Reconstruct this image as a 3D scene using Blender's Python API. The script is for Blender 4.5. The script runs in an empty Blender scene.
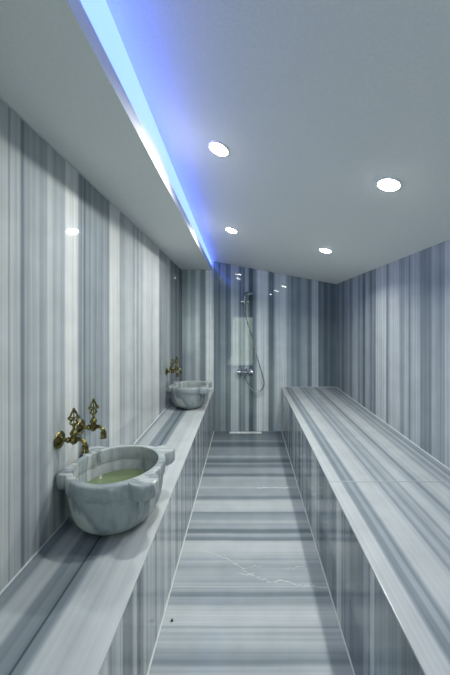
import bpy, bmesh, math, random
from mathutils import Vector, Matrix
random.seed(7)
PI = math.pi
scene = bpy.context.scene
COL = scene.collection

# ------------------------------------------------------------------ measures
H = 1.40                       # eye height above the floor
D = 3.784                      # end wall with the shower
YF = -1.20                     # wall behind the viewer
def lerp(a, b, t): return a + (b - a) * t
def lin(y0, v0, y1, v1):
    return lambda y: v0 + (v1 - v0) * (y - y0) / (y1 - y0)
xl_wall = lin(1.0, -0.830, D, -0.788)
xr_wall = lin(0.0, 1.146, D, 1.1415)
xl_aisle = lin(1.18, -0.388, D, -0.397)
xr_aisle = lin(1.18, 0.432, D, 0.454)
z_ledge = lin(0.78, H - 0.928, D, H - 0.872)
z_bench = lin(0.71, H - 0.834, D, H - 0.845)
z_soffit = lin(0.72, H + 0.767, D, H + 0.620)
XLIP = -0.43
XFACE = -0.4365
zc_l = lin(0.92, H + 0.985, D, H + 0.745)
def z_ceil(x, y):
    a, b = zc_l(y), H + 0.452
    return a + (b - a) * (x - XLIP) / (1.1415 - XLIP)

# ------------------------------------------------------------------ helpers
def link(o): COL.objects.link(o); return o
def obj(name, bm, mat, parent=None, smooth=False, angle=None):
    bmesh.ops.recalc_face_normals(bm, faces=bm.faces[:])
    me = bpy.data.meshes.new(name)
    bm.to_mesh(me); bm.free()
    if smooth:
        for p in me.polygons: p.use_smooth = True
        if angle is not None:
            me.set_sharp_from_angle(angle=math.radians(angle))
    me.materials.append(mat)
    o = link(bpy.data.objects.new(name, me))
    if parent is not None: o.parent = parent
    return o
def thing(name, label, cat, loc=(0, 0, 0), group=None, rot=(0, 0, 0)):
    o = link(bpy.data.objects.new(name, None))
    o.location = loc; o.rotation_euler = rot; o.empty_display_size = 0.05
    o['label'] = label; o['category'] = cat
    if group: o['group'] = group
    return o
def tag(o, label, cat, group=None, kind=None):
    o['label'] = label; o['category'] = cat
    if group: o['group'] = group
    if kind: o['kind'] = kind
    return o
def struct(o, label=None):
    o['kind'] = 'structure'
    if label: o['label'] = label
    return o
def hexa(bm, pts):
    """8 points: bottom loop 0-3, top loop 4-7"""
    v = [bm.verts.new(p) for p in pts]
    for f in ((0, 3, 2, 1), (4, 5, 6, 7), (0, 1, 5, 4), (1, 2, 6, 5), (2, 3, 7, 6), (3, 0, 4, 7)):
        bm.faces.new([v[i] for i in f])
    return v
def bar(bm, y0, y1, xa, xb, za, zb):
    """a long block between y0 and y1; xa.. zb are numbers or functions of y"""
    g = lambda f, y: f(y) if callable(f) else f
    p = []
    for z in (za, zb):
        p += [(g(xa, y0), y0, g(z, y0)), (g(xb, y0), y0, g(z, y0)), (g(xb, y1), y1, g(z, y1)), (g(xa, y1), y1, g(z, y1))]
    return hexa(bm, p)
def box(bm, x0, x1, y0, y1, z0, z1): return bar(bm, y0, y1, x0, x1, z0, z1)
def bevel(bm, w, seg=2):
    bmesh.ops.bevel(bm, geom=bm.edges[:], offset=w, segments=seg, profile=0.5, affect='EDGES')
def lathe(bm, prof, n=32, M=Matrix()):
    rings = []
    for r, z in prof:
        if r < 1e-6: rings.append([bm.verts.new(M @ Vector((0, 0, z)))])
        else: rings.append([bm.verts.new(M @ Vector((r * math.cos(2 * PI * i / n), r * math.sin(2 * PI * i / n), z))) for i in range(n)])
    for a, b in zip(rings, rings[1:]):
        for i in range(n):
            j = (i + 1) % n
            if len(a) == 1 and len(b) == 1: continue
            if len(a) == 1: bm.faces.new((a[0], b[i], b[j]))
            elif len(b) == 1: bm.faces.new((a[i], a[j], b[0]))
            else: bm.faces.new((a[i], a[j], b[j], b[i]))
def tube(bm, pts, rad, n=12, caps=True):
    pts = [Vector(p) for p in pts]
    rr = rad if isinstance(rad, (list, tuple)) else [rad] * len(pts)
    rings = []; up = None
    for i, p in enumerate(pts):
        t = (pts[min(i + 1, len(pts) - 1)] - pts[max(i - 1, 0)]).normalized()
        if up is None:
            up = Vector((0, 0, 1)) if abs(t.z) < 0.9 else Vector((0, 1, 0))
        a = t.cross(up).normalized(); b = a.cross(t).normalized(); up = b
        rings.append([bm.verts.new(p + rr[i] * (a * math.cos(2 * PI * k / n) + b * math.sin(2 * PI * k / n))) for k in range(n)])
    for a, b in zip(rings, rings[1:]):
        for i in range(n):
            j = (i + 1) % n
            bm.faces.new((a[i], a[j], b[j], b[i]))
    if caps:
        bm.faces.new(rings[0][::-1]); bm.faces.new(rings[-1])
def smooth_path(pts, k=6):
    pts = [Vector(p) for p in pts]; out = []
    for i in range(len(pts) - 1):
        p0 = pts[max(i - 1, 0)]; p1 = pts[i]; p2 = pts[i + 1]; p3 = pts[min(i + 2, len(pts) - 1)]
        for s in range(k):
            t = s / k
            out.append(0.5 * ((2 * p1) + (p2 - p0) * t + (2 * p0 - 5 * p1 + 4 * p2 - p3) * t * t + (3 * p1 - p0 - 3 * p2 + p3) * t ** 3))
    out.append(pts[-1]); return out
AX = Matrix.Rotation(PI / 2, 4, 'Y')       # lathe axis z -> +x

# ------------------------------------------------------------------ materials
def new_mat(name):
    m = bpy.data.materials.new(name); m.use_nodes = True
    nt = m.node_tree; b = nt.nodes['Principled BSDF']
    return m, nt, b
def simple(name, col, rough=0.5, metal=0.0, spec=None):
    m, nt, b = new_mat(name)
    b.inputs['Base Color'].default_value = (*col, 1)
    b.inputs['Roughness'].default_value = rough
    b.inputs['Metallic'].default_value = metal
    if spec is not None: b.inputs['Specular IOR Level'].default_value = spec
    return m
def vcol(v, ref, alb):
    """stone colour for a tone v; ref = the tone that has albedo alb"""
    t = (v / ref) ** 2.2 * alb
    k = min(1.0, max(0.0, (v - 70) / 110))
    c = (t * lerp(0.75, 0.97, k), t * lerp(1.0, 1.0, k), t * lerp(1.18, 0.995, k))
    return tuple(min(0.85, x) for x in c)
def fill(stops, lo, hi, vlo, vhi, step, rnd):
    """carry the random banding on beyond the bands that were measured"""
    s = sorted(stops)
    out = list(s)
    p = s[0][0] - step * 0.5
    while p > lo:
        w = step * rnd.uniform(0.3, 1.6); v = rnd.uniform(vlo, vhi)
        out += [(p, v), (p - w * 0.8, v + rnd.uniform(-8, 8))]; p -= w
    p = s[-1][0] + step * 0.5
    while p < hi:
        w = step * rnd.uniform(0.3, 1.6); v = rnd.uniform(vlo, vhi)
        out += [(p, v), (p + w * 0.8, v + rnd.uniform(-8, 8))]; p += w
    return sorted(out)
def marble(name, axis, stops, ref=175, alb=0.6, rough=0.1, fine=60, fstr=0.30, wob=0.004, spec=0.5):
    """banded marble: bands across `axis`, running along the other two"""
    m, nt, b = new_mat(name); N = nt.nodes; L = nt.links
    tc = N.new('ShaderNodeTexCoord'); sep = N.new('ShaderNodeSeparateXYZ')
    L.new(tc.outputs['Object'], sep.inputs[0])
    # slow wander of the bands
    wn = N.new('ShaderNodeTexNoise'); wn.inputs['Scale'].default_value = 1.6; wn.inputs['Detail'].default_value = 2
    L.new(tc.outputs['Object'], wn.inputs['Vector'])
    w1 = N.new('ShaderNodeMath'); w1.operation = 'MULTIPLY_ADD'
    L.new(wn.outputs[0], w1.inputs[0]); w1.inputs[1].default_value = wob * 2; w1.inputs[2].default_value = -wob
    co = N.new('ShaderNodeMath'); co.operation = 'ADD'
    L.new(sep.outputs['XYZ'.index(axis)], co.inputs[0]); L.new(w1.outputs[0], co.inputs[1])
    stops = sorted(stops)
    # chunks of at most 30 stops per ramp
    chunks = []; i = 0
    while i < len(stops) - 1:
        chunks.append(stops[i:i + 30]); i += 29
    prev = None
    for ch in chunks:
        a, z = ch[0][0], ch[-1][0]
        mr = N.new('ShaderNodeMapRange'); L.new(co.outputs[0], mr.inputs[0])
        mr.inputs[1].default_value = a; mr.inputs[2].default_value = z
        cr = N.new('ShaderNodeValToRGB'); L.new(mr.outputs[0], cr.inputs[0])
        els = cr.color_ramp.elements
        els[0].position = 0; els[0].color = (*vcol(ch[0][1], ref, alb), 1)
        els[1].position = 1; els[1].color = (*vcol(ch[-1][1], ref, alb), 1)
        for p, v in ch[1:-1]:
            e = els.new(min(1, max(0, (p - a) / (z - a)))); e.color = (*vcol(v, ref, alb), 1)
        if prev is None: prev = cr.outputs[0]
        else:
            gt = N.new('ShaderNodeMath'); gt.operation = 'GREATER_THAN'
            L.new(co.outputs[0], gt.inputs[0]); gt.inputs[1].default_value = a
            mx = N.new('ShaderNodeMixRGB'); L.new(gt.outputs[0], mx.inputs[0])
            L.new(prev, mx.inputs[1]); L.new(cr.outputs[0], mx.inputs[2]); prev = mx.outputs[0]
    # fine veins
    sc = {'X': (fine, 0.35, 0.35), 'Y': (0.35, fine, 0.35), 'Z': (0.35, 0.35, fine)}[axis]
    mp = N.new('ShaderNodeMapping'); mp.inputs['Scale'].default_value = sc
    L.new(tc.outputs['Object'], mp.inputs[0])
    fn = N.new('ShaderNodeTexNoise'); fn.inputs['Scale'].default_value = 1.0
    fn.inputs['Detail'].default_value = 5; fn.inputs['Roughness'].default_value = 0.65
    L.new(mp.outputs[0], fn.inputs['Vector'])
    r2 = N.new('ShaderNodeMapRange'); L.new(fn.outputs[0], r2.inputs[0])
    r2.inputs[1].default_value = 0.3; r2.inputs[2].default_value = 0.7
    r2.inputs[3].default_value = 1 - fstr; r2.inputs[4].default_value = 1 + fstr * 0.8
    cn = N.new('ShaderNodeTexNoise'); cn.inputs['Scale'].default_value = 7; cn.inputs['Detail'].default_value = 4
    L.new(tc.outputs['Object'], cn.inputs['Vector'])
    r3 = N.new('ShaderNodeMapRange'); L.new(cn.outputs[0], r3.inputs[0])
    r3.inputs[1].default_value = 0.3; r3.inputs[2].default_value = 0.7
    r3.inputs[3].default_value = 0.93; r3.inputs[4].default_value = 1.06
    mm = N.new('ShaderNodeMath'); mm.operation = 'MULTIPLY'
    L.new(r2.outputs[0], mm.inputs[0]); L.new(r3.outputs[0], mm.inputs[1])
    vm = N.new('ShaderNodeVectorMath'); vm.operation = 'SCALE'
    L.new(prev, vm.inputs[0]); L.new(mm.outputs[0], vm.inputs['Scale'])
    L.new(vm.outputs[0], b.inputs['Base Color'])
    b.inputs['Roughness'].default_value = rough
    b.inputs['Specular IOR Level'].default_value = spec
    return m
rnd = random.Random(11)

# left wall: tones by where the bands cross the wall (measured as image columns at eye level)
def colL(x): return 0.815 * 300 / (245.5 - x)
LW = [(0, 172), (11.5, 170), (13, 132), (15, 164), (23, 163), (25.5, 108), (27, 118), (29, 145), (34, 152), (38, 146), (41, 155),
      (44, 136), (49, 146), (51, 165), (55, 163), (57, 150), (60, 160), (64, 148), (66.5, 152), (68, 184), (79, 186), (80.5, 132),
      (83, 118), (84, 140), (85.5, 106), (88, 138), (91, 122), (93, 142), (96, 124), (99, 142), (102, 126), (105, 140), (109.5, 128),
      (110.2, 184), (119, 182), (120.5, 150), (124, 158), (126, 172), (131, 166), (134, 145), (135.5, 178), (137, 140), (139, 176),
      (141, 150), (143, 178), (148, 174), (152, 168), (156, 186), (157.5, 188), (158.5, 132), (162, 150), (165, 140), (166.5, 172),
      (168, 150), (170, 108), (172, 128), (174, 96), (176, 134), (178, 92), (180, 120), (183, 88)]
s_left = fill([(colL(x), v) for x, v in LW], YF - 0.1, D + 0.1, 120, 180, 0.09, rnd)
m_wall_left = marble('striped_marble_left', 'Y', s_left, ref=180, alb=0.56, rough=0.035, fine=60, fstr=0.20)
# right wall
def colR(x): return 1.143 * 300 / max(4, (x - 245.5))
RW = [(336, 112), (339, 104), (341, 118), (343, 88), (345, 112), (349, 116), (351, 90), (353, 120), (357, 126), (359, 98), (361, 118),
      (363, 96), (364.5, 84), (366, 116), (369, 114), (371, 94), (373, 112), (375, 92), (376.5, 160), (385.5, 162), (387, 108), (388.5, 134),
      (390, 160), (399, 158), (401, 132), (404, 134), (405, 152), (408, 150), (409.5, 114), (411, 148), (419.5, 152), (421, 112), (423, 128),
      (425, 122), (430, 120), (432, 138), (436, 142), (440, 128), (444, 134), (445, 158), (450, 156)]
RW = [(x, 112 + (v - 100) * 1.6 if x < 376 else v) for x, v in RW]
s_right = fill([(colR(x), v) for x, v in RW], YF - 0.1, D + 0.1, 110, 165, 0.10, rnd)
m_wall_right = marble('striped_marble_right', 'Y', s_right, ref=165, alb=0.54, rough=0.34, fine=65, fstr=0.32, spec=0.35)
# end wall: stone bands; one light band has a reflection painted into its tone
KB = D / 300
BW = [(180, 90), (183, 108), (188, 112), (189.5, 128), (191, 126), (192.5, 112), (195.5, 114), (197, 134), (200.5, 134), (202, 104),
      (205.5, 102), (207, 152), (213, 152), (214, 92), (217, 100), (220, 92), (221.5, 108), (225, 106), (226.5, 88), (230, 92), (231.5, 132),
      (237.5, 134), (239, 108), (240.5, 86), (242, 104), (244.5, 92), (246, 124), (248, 122), (249.5, 78), (252.5, 74), (254, 104), (256, 106),
      (257.5, 146), (267.5, 146), (269, 92), (272.5, 86), (274, 106), (276, 136), (280.5, 134), (283, 150), (286, 140), (288, 112), (290, 116),
      (292, 94), (295, 108), (298, 92), (301, 104), (303, 120), (306.5, 118), (308, 92), (311, 98), (312.5, 134), (317.5, 134), (319, 84),
      (322, 96), (325, 80), (329, 92), (332, 78), (336, 86), (345, 90)]
m_wall_back = marble('striped_marble_end', 'X', [((x - 245.5) * KB, 112 + (v - 105) * 1.2) for x, v in BW], ref=150, alb=0.64, rough=0.025, fine=70, fstr=0.32, wob=0.003)
m_wall_front = marble('striped_marble_front', 'X', fill([(-0.1, 130), (0, 150)], -1, 1.3, 95, 165, 0.08, rnd), ref=165, alb=0.5, rough=0.1, fine=45)
# bench top
BT = [(.40, 165), (.43, 168), (.490, 166), (.500, 130), (.508, 118), (.524, 120), (.532, 142), (.546, 136), (.553, 116), (.560, 122), (.570, 150),
      (.580, 168), (.640, 166), (.672, 156), (.684, 122), (.692, 138), (.705, 152), (.735, 128), (.745, 146), (.765, 150), (.780, 134), (.795, 158),
      (.830, 162), (.845, 146), (.868, 142), (.876, 120), (.888, 118), (.897, 152), (.93, 164), (.99, 160), (1.01, 134), (1.03, 150), (1.06, 128), (1.08, 152),
      (1.10, 122), (1.13, 140), (1.16, 130)]
m_bench = marble('banded_marble_bench', 'X', BT, ref=170, alb=0.48, rough=0.22, fine=70, fstr=0.13, wob=0.006)
LT = [(-.88, 118), (-.785, 122), (-.770, 150), (-.706, 152), (-.692, 118), (-.668, 108), (-.655, 122), (-.640, 114), (-.622, 104), (-.6185, 70), (-.6145, 66), (-.611, 108),
      (-.592, 116), (-.580, 132), (-.570, 158), (-.53, 162), (-.50, 156), (-.46, 166), (-.38, 168)]
m_ledge = marble('banded_marble_ledge', 'X', LT, ref=168, alb=0.49, rough=0.22, fine=60, fstr=0.10, wob=0.005)
# floor: stone bands, with the lighting that fell on them kept in the tones
FL = [(432, 96), (438, 112), (440, 114), (441, 134), (442, 112), (443.5, 94), (446, 96), (448, 130), (455, 128), (456.5, 152), (458, 128), (460, 102), (462, 96),
      (463.5, 132), (465.5, 106), (467, 112), (469, 138), (473, 134), (474.5, 102), (476, 108), (477.5, 148), (481, 140), (486, 146), (487.5, 158), (489, 138),
      (495, 140), (497, 112), (499, 124), (501, 160), (507, 164), (511, 154), (512.5, 116), (514.5, 128), (517, 132), (520, 142), (521.5, 156), (524, 140),
      (528, 142), (530, 104), (532.5, 106), (535, 152), (537.5, 120), (540, 112), (541.5, 160), (548, 168), (556, 154), (559, 144), (562, 152), (566, 140),
      (574, 150), (580, 144), (586, 150), (591, 142), (593, 118), (596, 122), (598, 140), (604, 138), (607, 156), (612, 166), (625, 164), (627.5, 142), (629, 158),
      (636, 150), (642, 156), (648, 150), (653, 132), (657, 136), (661, 116), (664, 120), (667, 142), (675, 152)]
s_floor = fill([(420.0 / (y - 320), v) for y, v in FL], YF - 0.1, D + 0.1, 115, 165, 0.08, rnd)
m_floor = marble('banded_marble_floor', 'Y', s_floor, ref=165, alb=0.49, rough=0.16, fine=75, fstr=0.16, wob=0.012)
def rand_stops(lo, hi, vlo, vhi, step, seed):
    r = random.Random(seed)
    return fill([(lerp(lo, hi, .5), (vlo + vhi) / 2), (lerp(lo, hi, .5) + .01, vlo)], lo, hi, vlo, vhi, step, r)
m_front_l = marble('striped_marble_ledge_front', 'Y', rand_stops(YF, D, 100, 175, 0.034, 5), ref=165, alb=0.58, rough=0.10, fine=90, fstr=0.30, wob=0.002)
m_front_r = marble('striped_marble_bench_front', 'Y', rand_stops(YF, D, 92, 168, 0.036, 9), ref=165, alb=0.58, rough=0.10, fine=90, fstr=0.32, wob=0.002)

def plaster(name, col, bump=0.25):
    m, nt, b = new_mat(name); N = nt.nodes; L = nt.links
    tc = N.new('ShaderNodeTexCoord')
    n = N.new('ShaderNodeTexNoise'); n.inputs['Scale'].default_value = 110; n.inputs['Detail'].default_value = 3
    L.new(tc.outputs['Object'], n.inputs['Vector'])
    bp = N.new('ShaderNodeBump'); bp.inputs['Strength'].default_value = bump; bp.inputs['Distance'].default_value = 0.004
    L.new(n.outputs[0], bp.inputs['Height']); L.new(bp.outputs[0], b.inputs['Normal'])
    mr = N.new('ShaderNodeMapRange'); L.new(n.outputs[0], mr.inputs[0])
    mr.inputs[3].default_value = 0.93; mr.inputs[4].default_value = 1.05
    vm = N.new('ShaderNodeVectorMath'); vm.operation = 'SCALE'; vm.inputs[0].default_value = col
    L.new(mr.outputs[0], vm.inputs['Scale']); L.new(vm.outputs[0], b.inputs['Base Color'])
    b.inputs['Roughness'].default_value = 0.85
    return m
m_ceil = plaster('painted_plaster', (0.78, 0.80, 0.80))
m_grout = simple('pale_grout', (0.56, 0.60, 0.60), 0.6)
m_seam = simple('grey_seam', (0.46, 0.50, 0.51), 0.5)
m_vein = simple('white_vein', (0.50, 0.54, 0.55), 0.4)

def basin_mat():
    m, nt, b = new_mat('veined_basin_marble'); N = nt.nodes; L = nt.links
    tc = N.new('ShaderNodeTexCoord')
    mp = N.new('ShaderNodeMapping'); mp.inputs['Scale'].default_value = (1.6, 6.0, 0.9); mp.inputs['Rotation'].default_value = (0.1, 0.12, 0.35)
    L.new(tc.outputs['Object'], mp.inputs[0])
    n = N.new('ShaderNodeTexNoise'); n.inputs['Scale'].default_value = 1.7; n.inputs['Detail'].default_value = 5
    n.inputs['Distortion'].default_value = 0.35; n.inputs['Roughness'].default_value = 0.55
    L.new(mp.outputs[0], n.inputs['Vector'])
    cr = N.new('ShaderNodeValToRGB'); L.new(n.outputs[0], cr.inputs[0])
    e = cr.color_ramp.elements
    e[0].position = 0.30; e[0].color = (0.12, 0.155, 0.175, 1)
    e[1].position = 0.70; e[1].color = (0.54, 0.57, 0.56, 1)
    for p, c in ((0.42, (0.30, 0.34, 0.35)), (0.47, (0.19, 0.225, 0.24)), (0.52, (0.43, 0.46, 0.46)), (0.60, (0.29, 0.33, 0.335))):
        k = e.new(p); k.color = (*c, 1)
    L.new(cr.outputs[0], b.inputs['Base Color'])
    b.inputs['Roughness'].default_value = 0.16
    return m
m_basin = basin_mat()
def brass_mat():
    m, nt, b = new_mat('aged_brass'); N = nt.nodes; L = nt.links
    tc = N.new('ShaderNodeTexCoord')
    n = N.new('ShaderNodeTexNoise'); n.inputs['Scale'].default_value = 60; n.inputs['Detail'].default_value = 3
    L.new(tc.outputs['Object'], n.inputs['Vector'])
    cr = N.new('ShaderNodeValToRGB'); L.new(n.outputs[0], cr.inputs[0])
    e = cr.color_ramp.elements
    e[0].position = 0.35; e[0].color = (0.09, 0.08, 0.03, 1)
    e[1].position = 0.65; e[1].color = (0.30, 0.26, 0.105, 1)
    L.new(cr.outputs[0], b.inputs['Base Color'])
    b.inputs['Metallic'].default_value = 1; b.inputs['Roughness'].default_value = 0.24
    return m
m_brass = brass_mat()
m_chrome = simple('chrome', (0.46, 0.50, 0.53), 0.16, 1.0)
m_steel = simple('brushed_steel', (0.78, 0.80, 0.80), 0.35, 1.0)
m_rubber = simple('dark_spray_face', (0.10, 0.12, 0.13), 0.4)
m_white = simple('white_enamel', (0.85, 0.86, 0.86), 0.4)
def emis(name, col, s, base=(0.8, 0.8, 0.8)):
    m, nt, b = new_mat(name)
    b.inputs['Base Color'].default_value = (*base, 1)
    b.inputs['Emission Color'].default_value = (*col, 1)
    b.inputs['Emission Strength'].default_value = s
    return m
m_lamp = emis('lit_diffuser', (0.95, 1.0, 1.0), 40)
m_led = emis('lit_blue_diffuser', (0.10, 0.195, 1.0), 3.4, base=(0.28, 0.12, 0.3))
def water_mat():
    m, nt, b = new_mat('greenish_water'); N = nt.nodes; L = nt.links
    b.inputs['Base Color'].default_value = (0.135, 0.18, 0.095, 1)
    b.inputs['Roughness'].default_value = 0.03; b.inputs['IOR'].default_value = 1.33
    tc = N.new('ShaderNodeTexCoord'); n = N.new('ShaderNodeTexNoise'); n.inputs['Scale'].default_value = 22
    L.new(tc.outputs['Object'], n.inputs['Vector'])
    bp = N.new('ShaderNodeBump'); bp.inputs['Strength'].default_value = 0.25; bp.inputs['Distance'].default_value = 0.01
    L.new(n.outputs[0], bp.inputs['Height']); L.new(bp.outputs[0], b.inputs['Normal'])
    return m
m_water = water_mat()
def glass_mat():
    m, nt, b = new_mat('clear_glass')
    b.inputs['Base Color'].default_value = (0.95, 1, 0.98, 1); b.inputs['Roughness'].default_value = 0.0
    b.inputs['Transmission Weight'].default_value = 1.0; b.inputs['IOR'].default_value = 1.1
    return m
m_glass = glass_mat()
m_frame = simple('grey_door_frame', (0.32, 0.34, 0.34), 0.45)

# ------------------------------------------------------------------ room shell
T = 0.12
bm = bmesh.new(); box(bm, -1.1, 1.4, YF - T, D + T, -0.10, 0.0); floor = struct(obj('floor', bm, m_floor))
off = lambda f, d: (lambda y: f(y) + d)
bm = bmesh.new(); bar(bm, YF, D, off(xl_wall, -T), xl_wall, 0, 2.95); struct(obj('wall_left', bm, m_wall_left))
bm = bmesh.new(); bar(bm, YF, D, xr_wall, off(xr_wall, T), 0, 2.95); struct(obj('wall_right', bm, m_wall_right))
bm = bmesh.new(); box(bm, -1.1, 1.4, D, D + T, 0, 2.95); struct(obj('wall_back', bm, m_wall_back))
PIER = D - 0.07
bm = bmesh.new(); bar(bm, PIER, D, xl_wall, -0.417, off(z_ledge, 0.001), off(z_soffit, -0.001)); bevel(bm, 0.004); struct(obj('wall_pier', bm, m_wall_back))
# wall behind the viewer with a glazed door
DX0, DX1, DZ = -0.42, 0.255, 1.53
bm = bmesh.new()
box(bm, -1.1, DX0, YF - T, YF, 0, 2.95); box(bm, DX1, 1.4, YF - T, YF, 0, 2.95); box(bm, DX0, DX1, YF - T, YF, DZ, 2.95)
struct(obj('wall_front', bm, m_wall_front))
bm = bmesh.new()
fw = 0.045
box(bm, DX0, DX0 + fw, YF - 0.09, YF - 0.03, 0.0, DZ); box(bm, DX1 - fw, DX1, YF - 0.09, YF - 0.03, 0.0, DZ)
box(bm, DX0 + fw, DX1 - fw, YF - 0.09, YF - 0.03, DZ - fw, DZ); box(bm, DX0 + fw, DX1 - fw, YF - 0.09, YF - 0.03, 0, 0.07)
door = struct(obj('door_1', bm, m_frame))
bm = bmesh.new(); box(bm, DX0 + fw, DX1 - fw, YF - 0.064, YF - 0.056, 0.07, DZ - fw); obj('pane', bm, m_glass, door)
bm = bmesh.new(); tube(bm, [(DX1 - 0.07, YF - 0.03, 0.8), (DX1 - 0.07, YF + 0.02, 0.8), (DX1 - 0.07, YF + 0.02, 1.0), (DX1 - 0.07, YF - 0.03, 1.0)], 0.008); obj('door_handle', bm, m_chrome, door, True)

# sloping ceiling (a ruled, slightly twisted plane)
bm = bmesh.new(); nx, ny = 10, 20
x0, x1 = XFACE - 0.02, 1.20
for s in (0, 1):
    g = [[bm.verts.new((lerp(x0, x1, i / nx), lerp(YF, D, j / ny), z_ceil(lerp(x0, x1, i / nx), lerp(YF, D, j / ny)) + s * 0.10)) for i in range(nx + 1)] for j in range(ny + 1)]
    for j in range(ny):
        for i in range(nx):
            bm.faces.new((g[j][i], g[j][i + 1], g[j + 1][i + 1], g[j + 1][i]))
    if s == 0: g0 = g
for j in range(ny):
    for i in (0, nx): bm.faces.new((g0[j][i], g0[j + 1][i], g[j + 1][i], g[j][i]))
for i in range(nx):
    for j in (0, ny): bm.faces.new((g0[j][i], g0[j][i + 1], g[j][i + 1], g[j][i]))
struct(obj('ceiling', bm, m_ceil, smooth=True, angle=30))
# lowered ceiling box along the left wall
bm = bmesh.new()
bar(bm, YF, D, xl_wall, XLIP, z_soffit, off(z_soffit, 0.066))
struct(obj('ceiling_soffit', bm, m_ceil))
bm = bmesh.new()
bar(bm, YF, D, xl_wall, XFACE, off(z_soffit, 0.066), 2.75)
struct(obj('ceiling_upstand', bm, m_ceil))
# blue light band above the lip
t = thing('light_strip', 'long blue glowing light strip along the edge of the lowered ceiling', 'light strip', (XFACE, 0, 0))
bm = bmesh.new()
bar(bm, YF + 0.01, D - 0.005, 0.0005, 0.006, off(z_soffit, 0.067), lambda y: z_ceil(XFACE, y) - 0.002)
obj('diffuser', bm, m_led, t)

# joints
def strip(name, y0, y1, xa, xb, za, zb):
    bm = bmesh.new(); bar(bm, y0, y1, xa, xb, za, zb); return struct(obj(name, bm, m_grout))
strip('trim_1', YF, D, off(xl_aisle, 0.0), off(xl_aisle, 0.005), 0.0, 0.003)
strip('trim_2', YF, D, off(xr_aisle, -0.005), off(xr_aisle, 0.0), 0.0, 0.003)
strip('trim_3', YF, PIER, xl_wall, off(xl_wall, 0.006), z_ledge, off(z_ledge, 0.003))
strip('trim_4', YF, D, off(xr_wall, -0.006), xr_wall, z_bench, off(z_bench, 0.003))
strip('trim_5', YF, PIER, xl_wall, off(xl_wall, 0.006), off(z_soffit, -0.005), z_soffit)
strip('trim_6', D - 0.006, D, off(xr_aisle, 0.01), off(xr_wall, -0.006), z_bench, off(z_bench, 0.003))
bm = bmesh.new(); box(bm, xl_aisle(1.57) + .006, xr_aisle(1.57) - .006, 1.571, 1.5745, -0.001, 0.0008); obj('grout_line', bm, m_seam, floor)
# white crack-like vein in the floor
def fpt(x, y):
    Y = 420.0 / (y - 320); return Vector(((x - 245.5) / 300 * Y, Y, 0.0))
def ribbon(bm, pts, w, r):
    P = []
    for a, b in zip(pts, pts[1:]):
        a, b = fpt(*a), fpt(*b); n = 7
        for i in range(n):
            q = a.lerp(b, i / n); q += Vector((r.uniform(-.003, .003), r.uniform(-.007, .007), 0)); P.append(q)
    P.append(fpt(*pts[-1]))
    rows = []
    for q in P:
        ww = w * r.uniform(0.35, 1.6)
        rows.append([bm.verts.new(q + Vector((0, s * ww, z))) for s, z in ((-1, -0.001), (-1, 0.0006), (1, 0.0006), (1, -0.001))])
    for a, b in zip(rows, rows[1:]):
        for i in range(4): bm.faces.new((a[i], a[(i + 1) % 4], b[(i + 1) % 4], b[i]))
    bm.faces.new(rows[0]); bm.faces.new(rows[-1][::-1])
bm = bmesh.new(); r = random.Random(3)
ribbon(bm, [(200, 551), (213, 553), (226, 559), (238, 565), (245, 572), (257, 577), (268, 581), (287, 581.5), (297, 585), (311, 586), (328, 588)], 0.0024, r)
ribbon(bm, [(242, 569), (250, 567), (262, 566)], 0.0014, r)
ribbon(bm, [(238, 573), (248, 575), (254, 573)], 0.0018, r)
ribbon(bm, [(282, 569), (294, 568), (304, 567)], 0.0012, r)
ribbon(bm, [(257, 488), (272, 487.5), (290, 488)], 0.006, r)
obj('vein', bm, m_vein, floor)

# ------------------------------------------------------------------ ledge and bench
ST = 0.010
t = thing('ledge', 'narrow marble ledge along the left wall carrying the two basins', 'ledge', (0, 0, 0))
bm = bmesh.new(); bar(bm, YF, D, xl_wall, off(xl_aisle, 0.0005), off(z_ledge, -ST), z_ledge); bevel(bm, 0.003); obj('ledge_top', bm, m_ledge, t)
for ya, yb in ((YF, 1.10), (1.103, 2.30), (2.303, D)):
    bm = bmesh.new(); bar(bm, ya, yb, off(xl_aisle, -0.03), xl_aisle, 0.0, off(z_ledge, -ST)); obj('front_panel', bm, m_front_l, t)
t = thing('bench', 'wide marble bench built along the right wall', 'bench', (0, 0, 0))
SEAM = 1.555
for ya, yb in ((YF, SEAM - 0.0015), (SEAM + 0.0015, D)):
    bm = bmesh.new(); bar(bm, ya, yb, off(xr_aisle, -0.004), xr_wall, off(z_bench, -ST), z_bench); bevel(bm, 0.003); obj('seat_slab', bm, m_bench, t)
for ya, yb in ((YF, 1.55), (1.553, 2.70), (2.703, D)):
    bm = bmesh.new(); bar(bm, ya, yb, xr_aisle, off(xr_aisle, 0.03), 0.0, off(z_bench, -ST)); obj('front_panel', bm, m_front_r, t)
bm = bmesh.new(); bar(bm, SEAM - 0.0018, SEAM + 0.0018, xr_aisle, off(xr_wall, -0.006), off(z_bench, -0.001), off(z_bench, 0.0008)); obj('grout_line', bm, m_seam, t)

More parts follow.
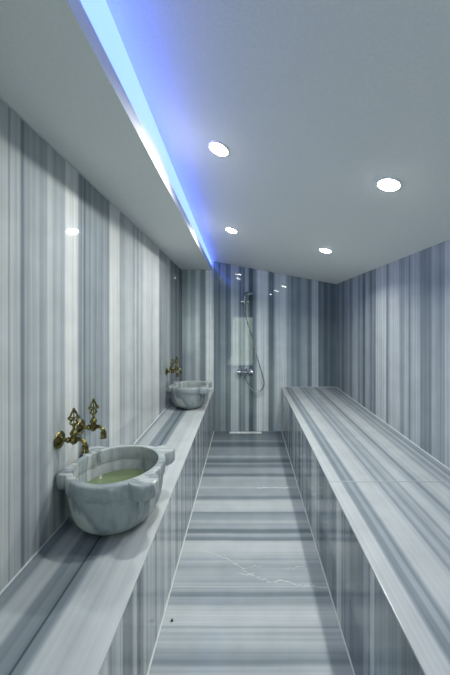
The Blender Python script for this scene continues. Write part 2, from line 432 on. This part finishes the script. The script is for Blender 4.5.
# ------------------------------------------------------------------ basins
LUGS = ((40, 0.284, 0.054), (-40, 0.284, 0.060), (144, 0.285, 0.055), (-160, 0.252, 0.045))   # angle, reach, half width
def outline(th, rc=0.215):
    best = rc
    for a, tip, cap in LUGS:
        a = math.radians(a)
        d = (th - a + PI) % (2 * PI) - PI
        c = tip - cap
        s = c * math.sin(d)
        if abs(s) < cap and math.cos(d) > 0:
            rr = c * math.cos(d) + math.sqrt(cap * cap - s * s)
            k = 0.006                     # soft join of lug and ring
            h = max(0.0, k - abs(rr - best)) / k
            best = max(best, rr) + h * h * k * 0.25
    if math.cos(th) < -0.05: best = min(best, 0.224 / -math.cos(th))   # flat back against the wall
    return best
def basin_meshes():
    n = 160
    bowl = bmesh.new()
    prof = [(0, 0.0), (0.122, 0.0), (0.130, 0.003), (0.142, 0.010), (0.162, 0.024), (0.178, 0.042), (0.190, 0.064), (0.198, 0.092), (0.203, 0.125), (0.206, 0.155), (0.207, 0.180),
            (0.1865, 0.180), (0.180, 0.165), (0.175, 0.130), (0.166, 0.098), (0.150, 0.070), (0.125, 0.050), (0.09, 0.040), (0.03, 0.036), (0, 0.036)]
    lathe(bowl, prof, 96)
    rim = bmesh.new()
    # (mix towards outline, inset, height): closed section round the ring
    sec = []
    def ring(fn, z):
        sec.append([rim.verts.new((fn(2 * PI * i / n) * math.cos(2 * PI * i / n), fn(2 * PI * i / n) * math.sin(2 * PI * i / n), z)) for i in range(n)])
    o = lambda d: (lambda th: outline(th) - d)
    c = lambda r_: (lambda th: r_)
    ring(c(0.1875), 0.174); ring(o(0.008), 0.174); ring(o(0.003), 0.176); ring(o(0.0), 0.182)
    ring(o(0.0), 0.226); ring(o(0.002), 0.231); ring(o(0.006), 0.2345); ring(o(0.012), 0.235)
    ring(c(0.186), 0.235); ring(c(0.1825), 0.2335); ring(c(0.181), 0.230); ring(c(0.181), 0.1745)
    for k in range(len(sec)):
        a, b = sec[k], sec[(k + 1) % len(sec)]
        for i in range(n):
            j = (i + 1) % n
            rim.faces.new((a[i], a[j], b[j], b[i]))
    return bowl, rim
def water_mesh():
    bm = bmesh.new(); lathe(bm, [(0, 0.0), (0.1625, 0.0), (0.1715, 0.024), (0.171, 0.026), (0, 0.026)], 64)
    return bm
GB = 'carved marble basins on the ledge'
B1 = Vector((-0.596, 1.400, 0)); B1.z = z_ledge(1.405) + 0.001
B2 = Vector((-0.570, 3.085, 0)); B2.z = z_ledge(3.085) + 0.001
ba = thing('basin', 'round carved marble basin with four lugs, nearer of the two on the left ledge', 'basin', B1, GB)
bb, rb = basin_meshes()
bowl_o = obj('bowl', bb, m_basin, ba, True, 50); rim_o = obj('rim', rb, m_basin, ba, True, 40)
bm = bmesh.new(); lathe(bm, [(0, 0.0365), (0.022, 0.0365), (0.022, 0.039), (0.014, 0.0395), (0, 0.0385)], 24); drain_o = obj('drain_plug', bm, m_brass, ba, True, 40)
def copy_tree(src, label=None):
    r_ = link(src.copy())
    for ch in list(src.children):
        c_ = link(ch.copy()); c_.parent = r_
        for g in list(ch.children):
            d_ = link(g.copy()); d_.parent = c_
    if label: r_['label'] = label
    return r_
bz = copy_tree(ba, 'round carved marble basin at the far end of the left ledge, by the shower wall')
ba.scale = (1, 1, 1.07)
bz.location = B2; bz.scale = (0.92, 0.92, 0.95)
w = obj('water', water_mesh(), m_water, None, True, 40); w.location = B1 + Vector((0, 0, 0.1092))
tag(w, 'shallow greenish water standing inside the nearer basin', 'water', kind='stuff')

# ------------------------------------------------------------------ brass taps
def make_tap(name, label, loc, group):
    """origin: centre of the flange on the wall, +x into the room"""
    t = thing(name, label, 'tap', loc, group)
    bm = bmesh.new()
    lathe(bm, [(0, 0.0), (0.036, 0.0), (0.038, 0.004), (0.036, 0.007), (0.029, 0.008), (0.026, 0.011), (0.017, 0.013), (0.012, 0.018), (0, 0.022)], 32, AX)
    obj('flange', bm, m_brass, t, True, 50)
    bm = bmesh.new()
    lathe(bm, [(0, 0.02), (0.009, 0.02), (0.009, 0.036), (0.013, 0.039), (0.013, 0.046), (0.010, 0.049), (0.012, 0.056), (0.016, 0.066), (0.012, 0.078), (0.009, 0.082), (0, 0.083)], 24, AX)
    Mv = Matrix.Translation((0.066, 0, 0))
    lathe(bm, [(0, -0.020), (0.008, -0.018), (0.015, -0.010), (0.017, 0.0), (0.016, 0.010), (0.012, 0.016), (0.013, 0.022), (0.016, 0.025), (0.016, 0.034), (0.012, 0.040), (0.009, 0.046), (0, 0.047)], 24, Mv)
    obj('body', bm, m_brass, t, True, 50)
    bm = bmesh.new()
    P = smooth_path([(0.074, 0, 0.0), (0.090, 0, 0.003), (0.104, 0, -0.002), (0.113, 0, -0.013), (0.116, 0, -0.026)], 5)
    tube(bm, P, [0.0105 - 0.002 * math.sin(PI * i / (len(P) - 1)) for i in range(len(P))], 16)
    sp = obj('spout', bm, m_brass, t, True, 60)
    bm = bmesh.new()
    lathe(bm, [(0, -0.022), (0.012, -0.022), (0.0145, -0.025), (0.0135, -0.032), (0.0145, -0.050), (0.0155, -0.054), (0.012, -0.055), (0.010, -0.050), (0, -0.050)], 24, Matrix.Translation((0.116, 0, 0)))
    obj('nozzle', bm, m_brass, sp, True, 50)
    # ornate openwork key handle: scrolled lozenge in the plane of the wall
    bm = bmesh.new()
    x = 0.066
    tube(bm, [(x, 0, 0.044), (x, 0, 0.066)], [0.0065, 0.0045], 12)
    lathe(bm, [(0, 0.058), (0.008, 0.061), (0.008, 0.064), (0, 0.067)], 16, Matrix.Translation((x, 0, 0)))
    zc = 0.098
    for s in (-1, 1):
        loop = [(x, 0.0, 0.066), (x, s * 0.013, 0.074), (x, s * 0.010, 0.084), (x, s * 0.012, 0.090), (x, s * 0.020, 0.098), (x, s * 0.013, 0.107), (x, s * 0.010, 0.116), (x, s * 0.006, 0.124), (x, 0.0, 0.134)]
        tube(bm, smooth_path(loop, 5), 0.0046, 8)
        sc = [(x, s * 0.010, 0.085), (x, s * 0.003, 0.091), (x, s * 0.005, 0.099), (x, s * 0.013, 0.099)]
        tube(bm, smooth_path(sc, 5), 0.0034, 8)
        bmesh.ops.create_uvsphere(bm, u_segments=10, v_segments=8, radius=0.0052, matrix=Matrix.Translation((x, s * 0.020, 0.098)))
    tube(bm, [(x, 0, 0.066), (x, 0, 0.128)], 0.0024, 8)
    bmesh.ops.create_uvsphere(bm, u_segments=12, v_segments=8, radius=0.0065, matrix=Matrix.Translation((x, 0, 0.136)))
    bmesh.ops.rotate(bm, cent=(0.066, 0, 0), matrix=Matrix.Rotation(math.radians(-58), 3, 'Z'), verts=bm.verts[:])
    obj('handle', bm, m_brass, t, True, 60)
    return t
GT = 'brass taps above the basins'
ZT = H - 0.530
def wall_pt(y, z): return (xl_wall(y) + 0.0005, y, z)
tap = make_tap('tap', 'brass wall tap over the nearer basin, closer to the viewer of its pair', wall_pt(1.326, ZT), GT)
for y, z, s, lab in ((1.492, ZT - 0.003, 1, 'brass wall tap over the nearer basin, second of its pair'),
                     (3.03, H - 0.522, 0.95, 'brass wall tap over the far basin, left one of its pair'),
                     (3.19, H - 0.520, 0.95, 'brass wall tap over the far basin, right one nearer the shower wall')):
    c = copy_tree(tap, lab); c.location = wall_pt(y, z); c.scale = (s, s, s)

# ------------------------------------------------------------------ shower on the end wall
def bk(x, y, out=0.0):
    k = (D - out) / 300
    return Vector(((x - 245.5) * k, D - out, H - (y - 320) * k))
AYm = Matrix.Rotation(PI / 2, 4, 'X')       # lathe z -> -y (out of the end wall)
mc = bk(245.3, 371.5)
t = thing('shower_mixer', 'chrome shower mixer with two round ends on the striped end wall', 'shower mixer', (mc.x, D - 0.0005, mc.z))
for s in (-1, 1):
    bm = bmesh.new(); M = Matrix.Translation((s * 0.072, 0, 0)) @ AYm
    lathe(bm, [(0, 0), (0.036, 0), (0.037, 0.004), (0.031, 0.012), (0.018, 0.018), (0.016, 0.045), (0, 0.045)], 28, M); obj('rosette', bm, m_chrome, t, True, 45)
bm = bmesh.new()
tube(bm, [(-0.098, -0.055, 0), (-0.092, -0.055, 0), (-0.046, -0.055, 0), (-0.036, -0.055, 0), (0.036, -0.055, 0), (0.046, -0.055, 0), (0.092, -0.055, 0), (0.098, -0.055, 0)], [0.020, 0.029, 0.029, 0.019, 0.019, 0.029, 0.029, 0.020], 20)
obj('body', bm, m_chrome, t, True, 45)
bm = bmesh.new()
tube(bm, smooth_path([(0, -0.055, 0.015), (0, -0.058, 0.036), (0, -0.072, 0.05), (0, -0.105, 0.062)], 4), [0.022] * 3 + [0.02] * 3 + [0.012] * 4 + [0.009] * 3, 16)
obj('lever', bm, m_chrome, t, True, 45)
bm = bmesh.new(); lathe(bm, [(0, -0.045), (0.010, -0.045), (0.012, -0.04), (0.012, -0.02), (0, -0.018)], 16, Matrix.Translation((0, -0.055, 0))); obj('outlet', bm, m_chrome, t, True, 45)
# wall holder
hp = bk(245.0, 302)
t = thing('shower_holder', 'chrome wall bracket holding the hand shower on the end wall', 'bracket', (hp.x, D - 0.0005, hp.z))
bm = bmesh.new(); lathe(bm, [(0, 0), (0.026, 0), (0.027, 0.005), (0.020, 0.010), (0.010, 0.014), (0.010, 0.04), (0, 0.04)], 24, AYm); obj('wall_plate', bm, m_chrome, t, True, 45)
bm = bmesh.new(); tube(bm, [(-0.045, -0.048, 0.0), (0.045, -0.048, 0.0)], 0.010, 16); lathe(bm, [(0.0145, -0.022), (0.021, -0.022), (0.022, 0.02), (0.0175, 0.02), (0.0145, -0.022)], 24, Matrix.Translation((0, -0.060, 0))); obj('clamp', bm, m_chrome, t, True, 45)
# hand shower with hose
t = thing('hand_shower', 'chrome hand shower with a long hanging hose on the end wall', 'hand shower', (hp.x, D - 0.0605, hp.z))
bm = bmesh.new()
P = smooth_path([(0, 0, -0.12), (0, 0, -0.05), (0, 0, 0.02), (0.004, -0.006, 0.075), (0.022, -0.022, 0.112)], 5)
tube(bm, P, [0.011 + 0.003 * (i / (len(P) - 1)) for i in range(len(P))], 16); obj('handle', bm, m_chrome, t, True, 45)
Mh = Matrix.Translation((0.055, -0.035, 0.098)) @ Matrix.Rotation(math.radians(-12), 4, 'Y') @ Matrix.Rotation(math.radians(14), 4, 'X')
bm = bmesh.new(); lathe(bm, [(0, 0.03), (0.018, 0.028), (0.040, 0.016), (0.060, 0.006), (0.062, -0.004), (0.058, -0.008), (0, -0.008)], 32, Mh); hd = obj('shower_head', bm, m_chrome, t, True, 45)
bm = bmesh.new(); lathe(bm, [(0, -0.012), (0.052, -0.012), (0.054, -0.0078), (0, -0.0078)], 32, Mh); obj('spray_face', bm, m_rubber, hd, True, 45)
hs = [(245.0, 312), (246.2, 318), (249, 328), (252.4, 340), (256, 353), (260, 367), (263.4, 379), (264, 385), (261.5, 390), (257, 391.8), (252, 389), (248, 383), (245.6, 378), (245.3, 375.2)]
P = [bk(x, y, 0.058) - Vector((hp.x, D - 0.0605, hp.z)) for x, y in hs]
bm = bmesh.new(); tube(bm, smooth_path(P, 6), 0.0075, 10); obj('hose', bm, m_chrome, t, True, 60)
# floor drain
d0 = thing('floor_drain', 'thin pale linear drain in the floor at the foot of the shower wall', 'drain', (0.0, D - 0.055, 0.0))
bm = bmesh.new(); box(bm, -0.20, 0.20, -0.028, 0.028, 0.0003, 0.004); bevel(bm, 0.001, 1); obj('frame', bm, m_steel, d0)
bm = bmesh.new()
for i in range(20): box(bm, -0.19 + i * 0.019, -0.19 + i * 0.019 + 0.012, -0.02, 0.02, 0.0042, 0.0058)
obj('grate', bm, m_white, d0)
# tiny dark crumb
bm = bmesh.new(); bmesh.ops.create_icosphere(bm, subdivisions=2, radius=0.0065)
for v in bm.verts: v.co *= random.uniform(0.8, 1.15); v.co.z *= 0.8
c = obj('crumb', bm, simple('dark_crumb', (0.05, 0.06, 0.06), 0.7), None, True); p = fpt(172, 621); c.location = (p.x, p.y, 0.0042)
tag(c, 'tiny dark crumb on the floor near the left ledge', 'crumb')

# ------------------------------------------------------------------ ceiling lights
def ray_ceil(px, py):
    dx, dz = (px - 245.5) / 300, (320 - py) / 300
    a, b = 0.1, 6.0
    for _ in range(60):
        m = (a + b) / 2
        if H + dz * m > z_ceil(dx * m, m): b = m
        else: a = m
    return dx * a, a
def normal_at(x, y):
    e = 0.01
    return Vector((-(z_ceil(x + e, y) - z_ceil(x - e, y)) / (2 * e), -(z_ceil(x, y + e) - z_ceil(x, y - e)) / (2 * e), 1)).normalized()
GL = 'round ceiling lights'
LP = [ray_ceil(219, 148.5), ray_ceil(389, 184), ray_ceil(231.5, 230), ray_ceil(325.5, 250)]
labs = ['round white ceiling light, nearer one in the row beside the blue strip',
        'round white ceiling light, larger one in the row towards the right wall',
        'small round white ceiling light near the far end of the blue strip',
        'small round white ceiling light near the far right corner']
LP += [(LP[1][0], 0.0)]
labs += ['round white ceiling light overhead above the near end of the bench, out of the frame']
PW = [6.2, 6.2, 8.0, 7.5, 2.8]
proto = None
for i, (x, y) in enumerate(LP):
    n = normal_at(x, y)
    if proto is None:
        lt = thing('ceiling_light', labs[i], 'ceiling light', (0, 0, 0), GL)
        bm = bmesh.new(); lathe(bm, [(0.046, -0.0005), (0.056, -0.0005), (0.056, -0.003), (0.052, -0.006), (0.047, -0.006), (0.046, -0.003), (0.046, -0.0005)], 40); obj('trim_ring', bm, m_white, lt, True, 40)
        bm = bmesh.new(); lathe(bm, [(0, -0.0006), (0.046, -0.0006), (0.046, -0.006), (0.040, -0.010), (0.028, -0.0125), (0, -0.0135)], 40); obj('diffuser', bm, m_lamp, lt, True, 40)
        proto = lt
    else: lt = copy_tree(proto, labs[i])
    lt.location = (x, y, z_ceil(x, y)); lt.rotation_mode = 'QUATERNION'; lt.rotation_quaternion = Vector((0, 0, 1)).rotation_difference(n)
    L_ = bpy.data.lights.new('lamp', 'AREA'); L_.shape = 'DISK'; L_.size = 0.056; L_.spread = math.radians(150); L_.energy = PW[i]; L_.color = (0.985, 1.0, 0.945)
    lo = link(bpy.data.objects.new('lamp', L_)); lo.location = Vector((x, y, z_ceil(x, y))) - n * 0.0165
    lo.rotation_mode = 'QUATERNION'; lo.rotation_quaternion = Vector((0, 0, 1)).rotation_difference(n)

# ------------------------------------------------------------------ daylight behind the glazed door, camera
wd = bpy.data.worlds.new('World'); scene.world = wd; wd.use_nodes = True
bg = wd.node_tree.nodes['Background']; bg.inputs[0].default_value = (0.80, 0.92, 0.78, 1); bg.inputs[1].default_value = 4.0
cam = bpy.data.cameras.new('camera'); co = link(bpy.data.objects.new('camera', cam))
cam.sensor_fit = 'VERTICAL'; cam.sensor_height = 36.0; cam.lens = 16.0
co.location = (0, 0, H); co.rotation_euler = (PI / 2, 0, 0)
cam.shift_x = -(245.5 - 225) / 675; cam.shift_y = (320 - 337.5) / 675
cam.clip_start = 0.02
scene.camera = co
vs = scene.view_settings
vs.view_transform = 'Standard'; vs.look = 'None'; vs.gamma = 1; vs.use_curve_mapping = False; vs.exposure = 0.15
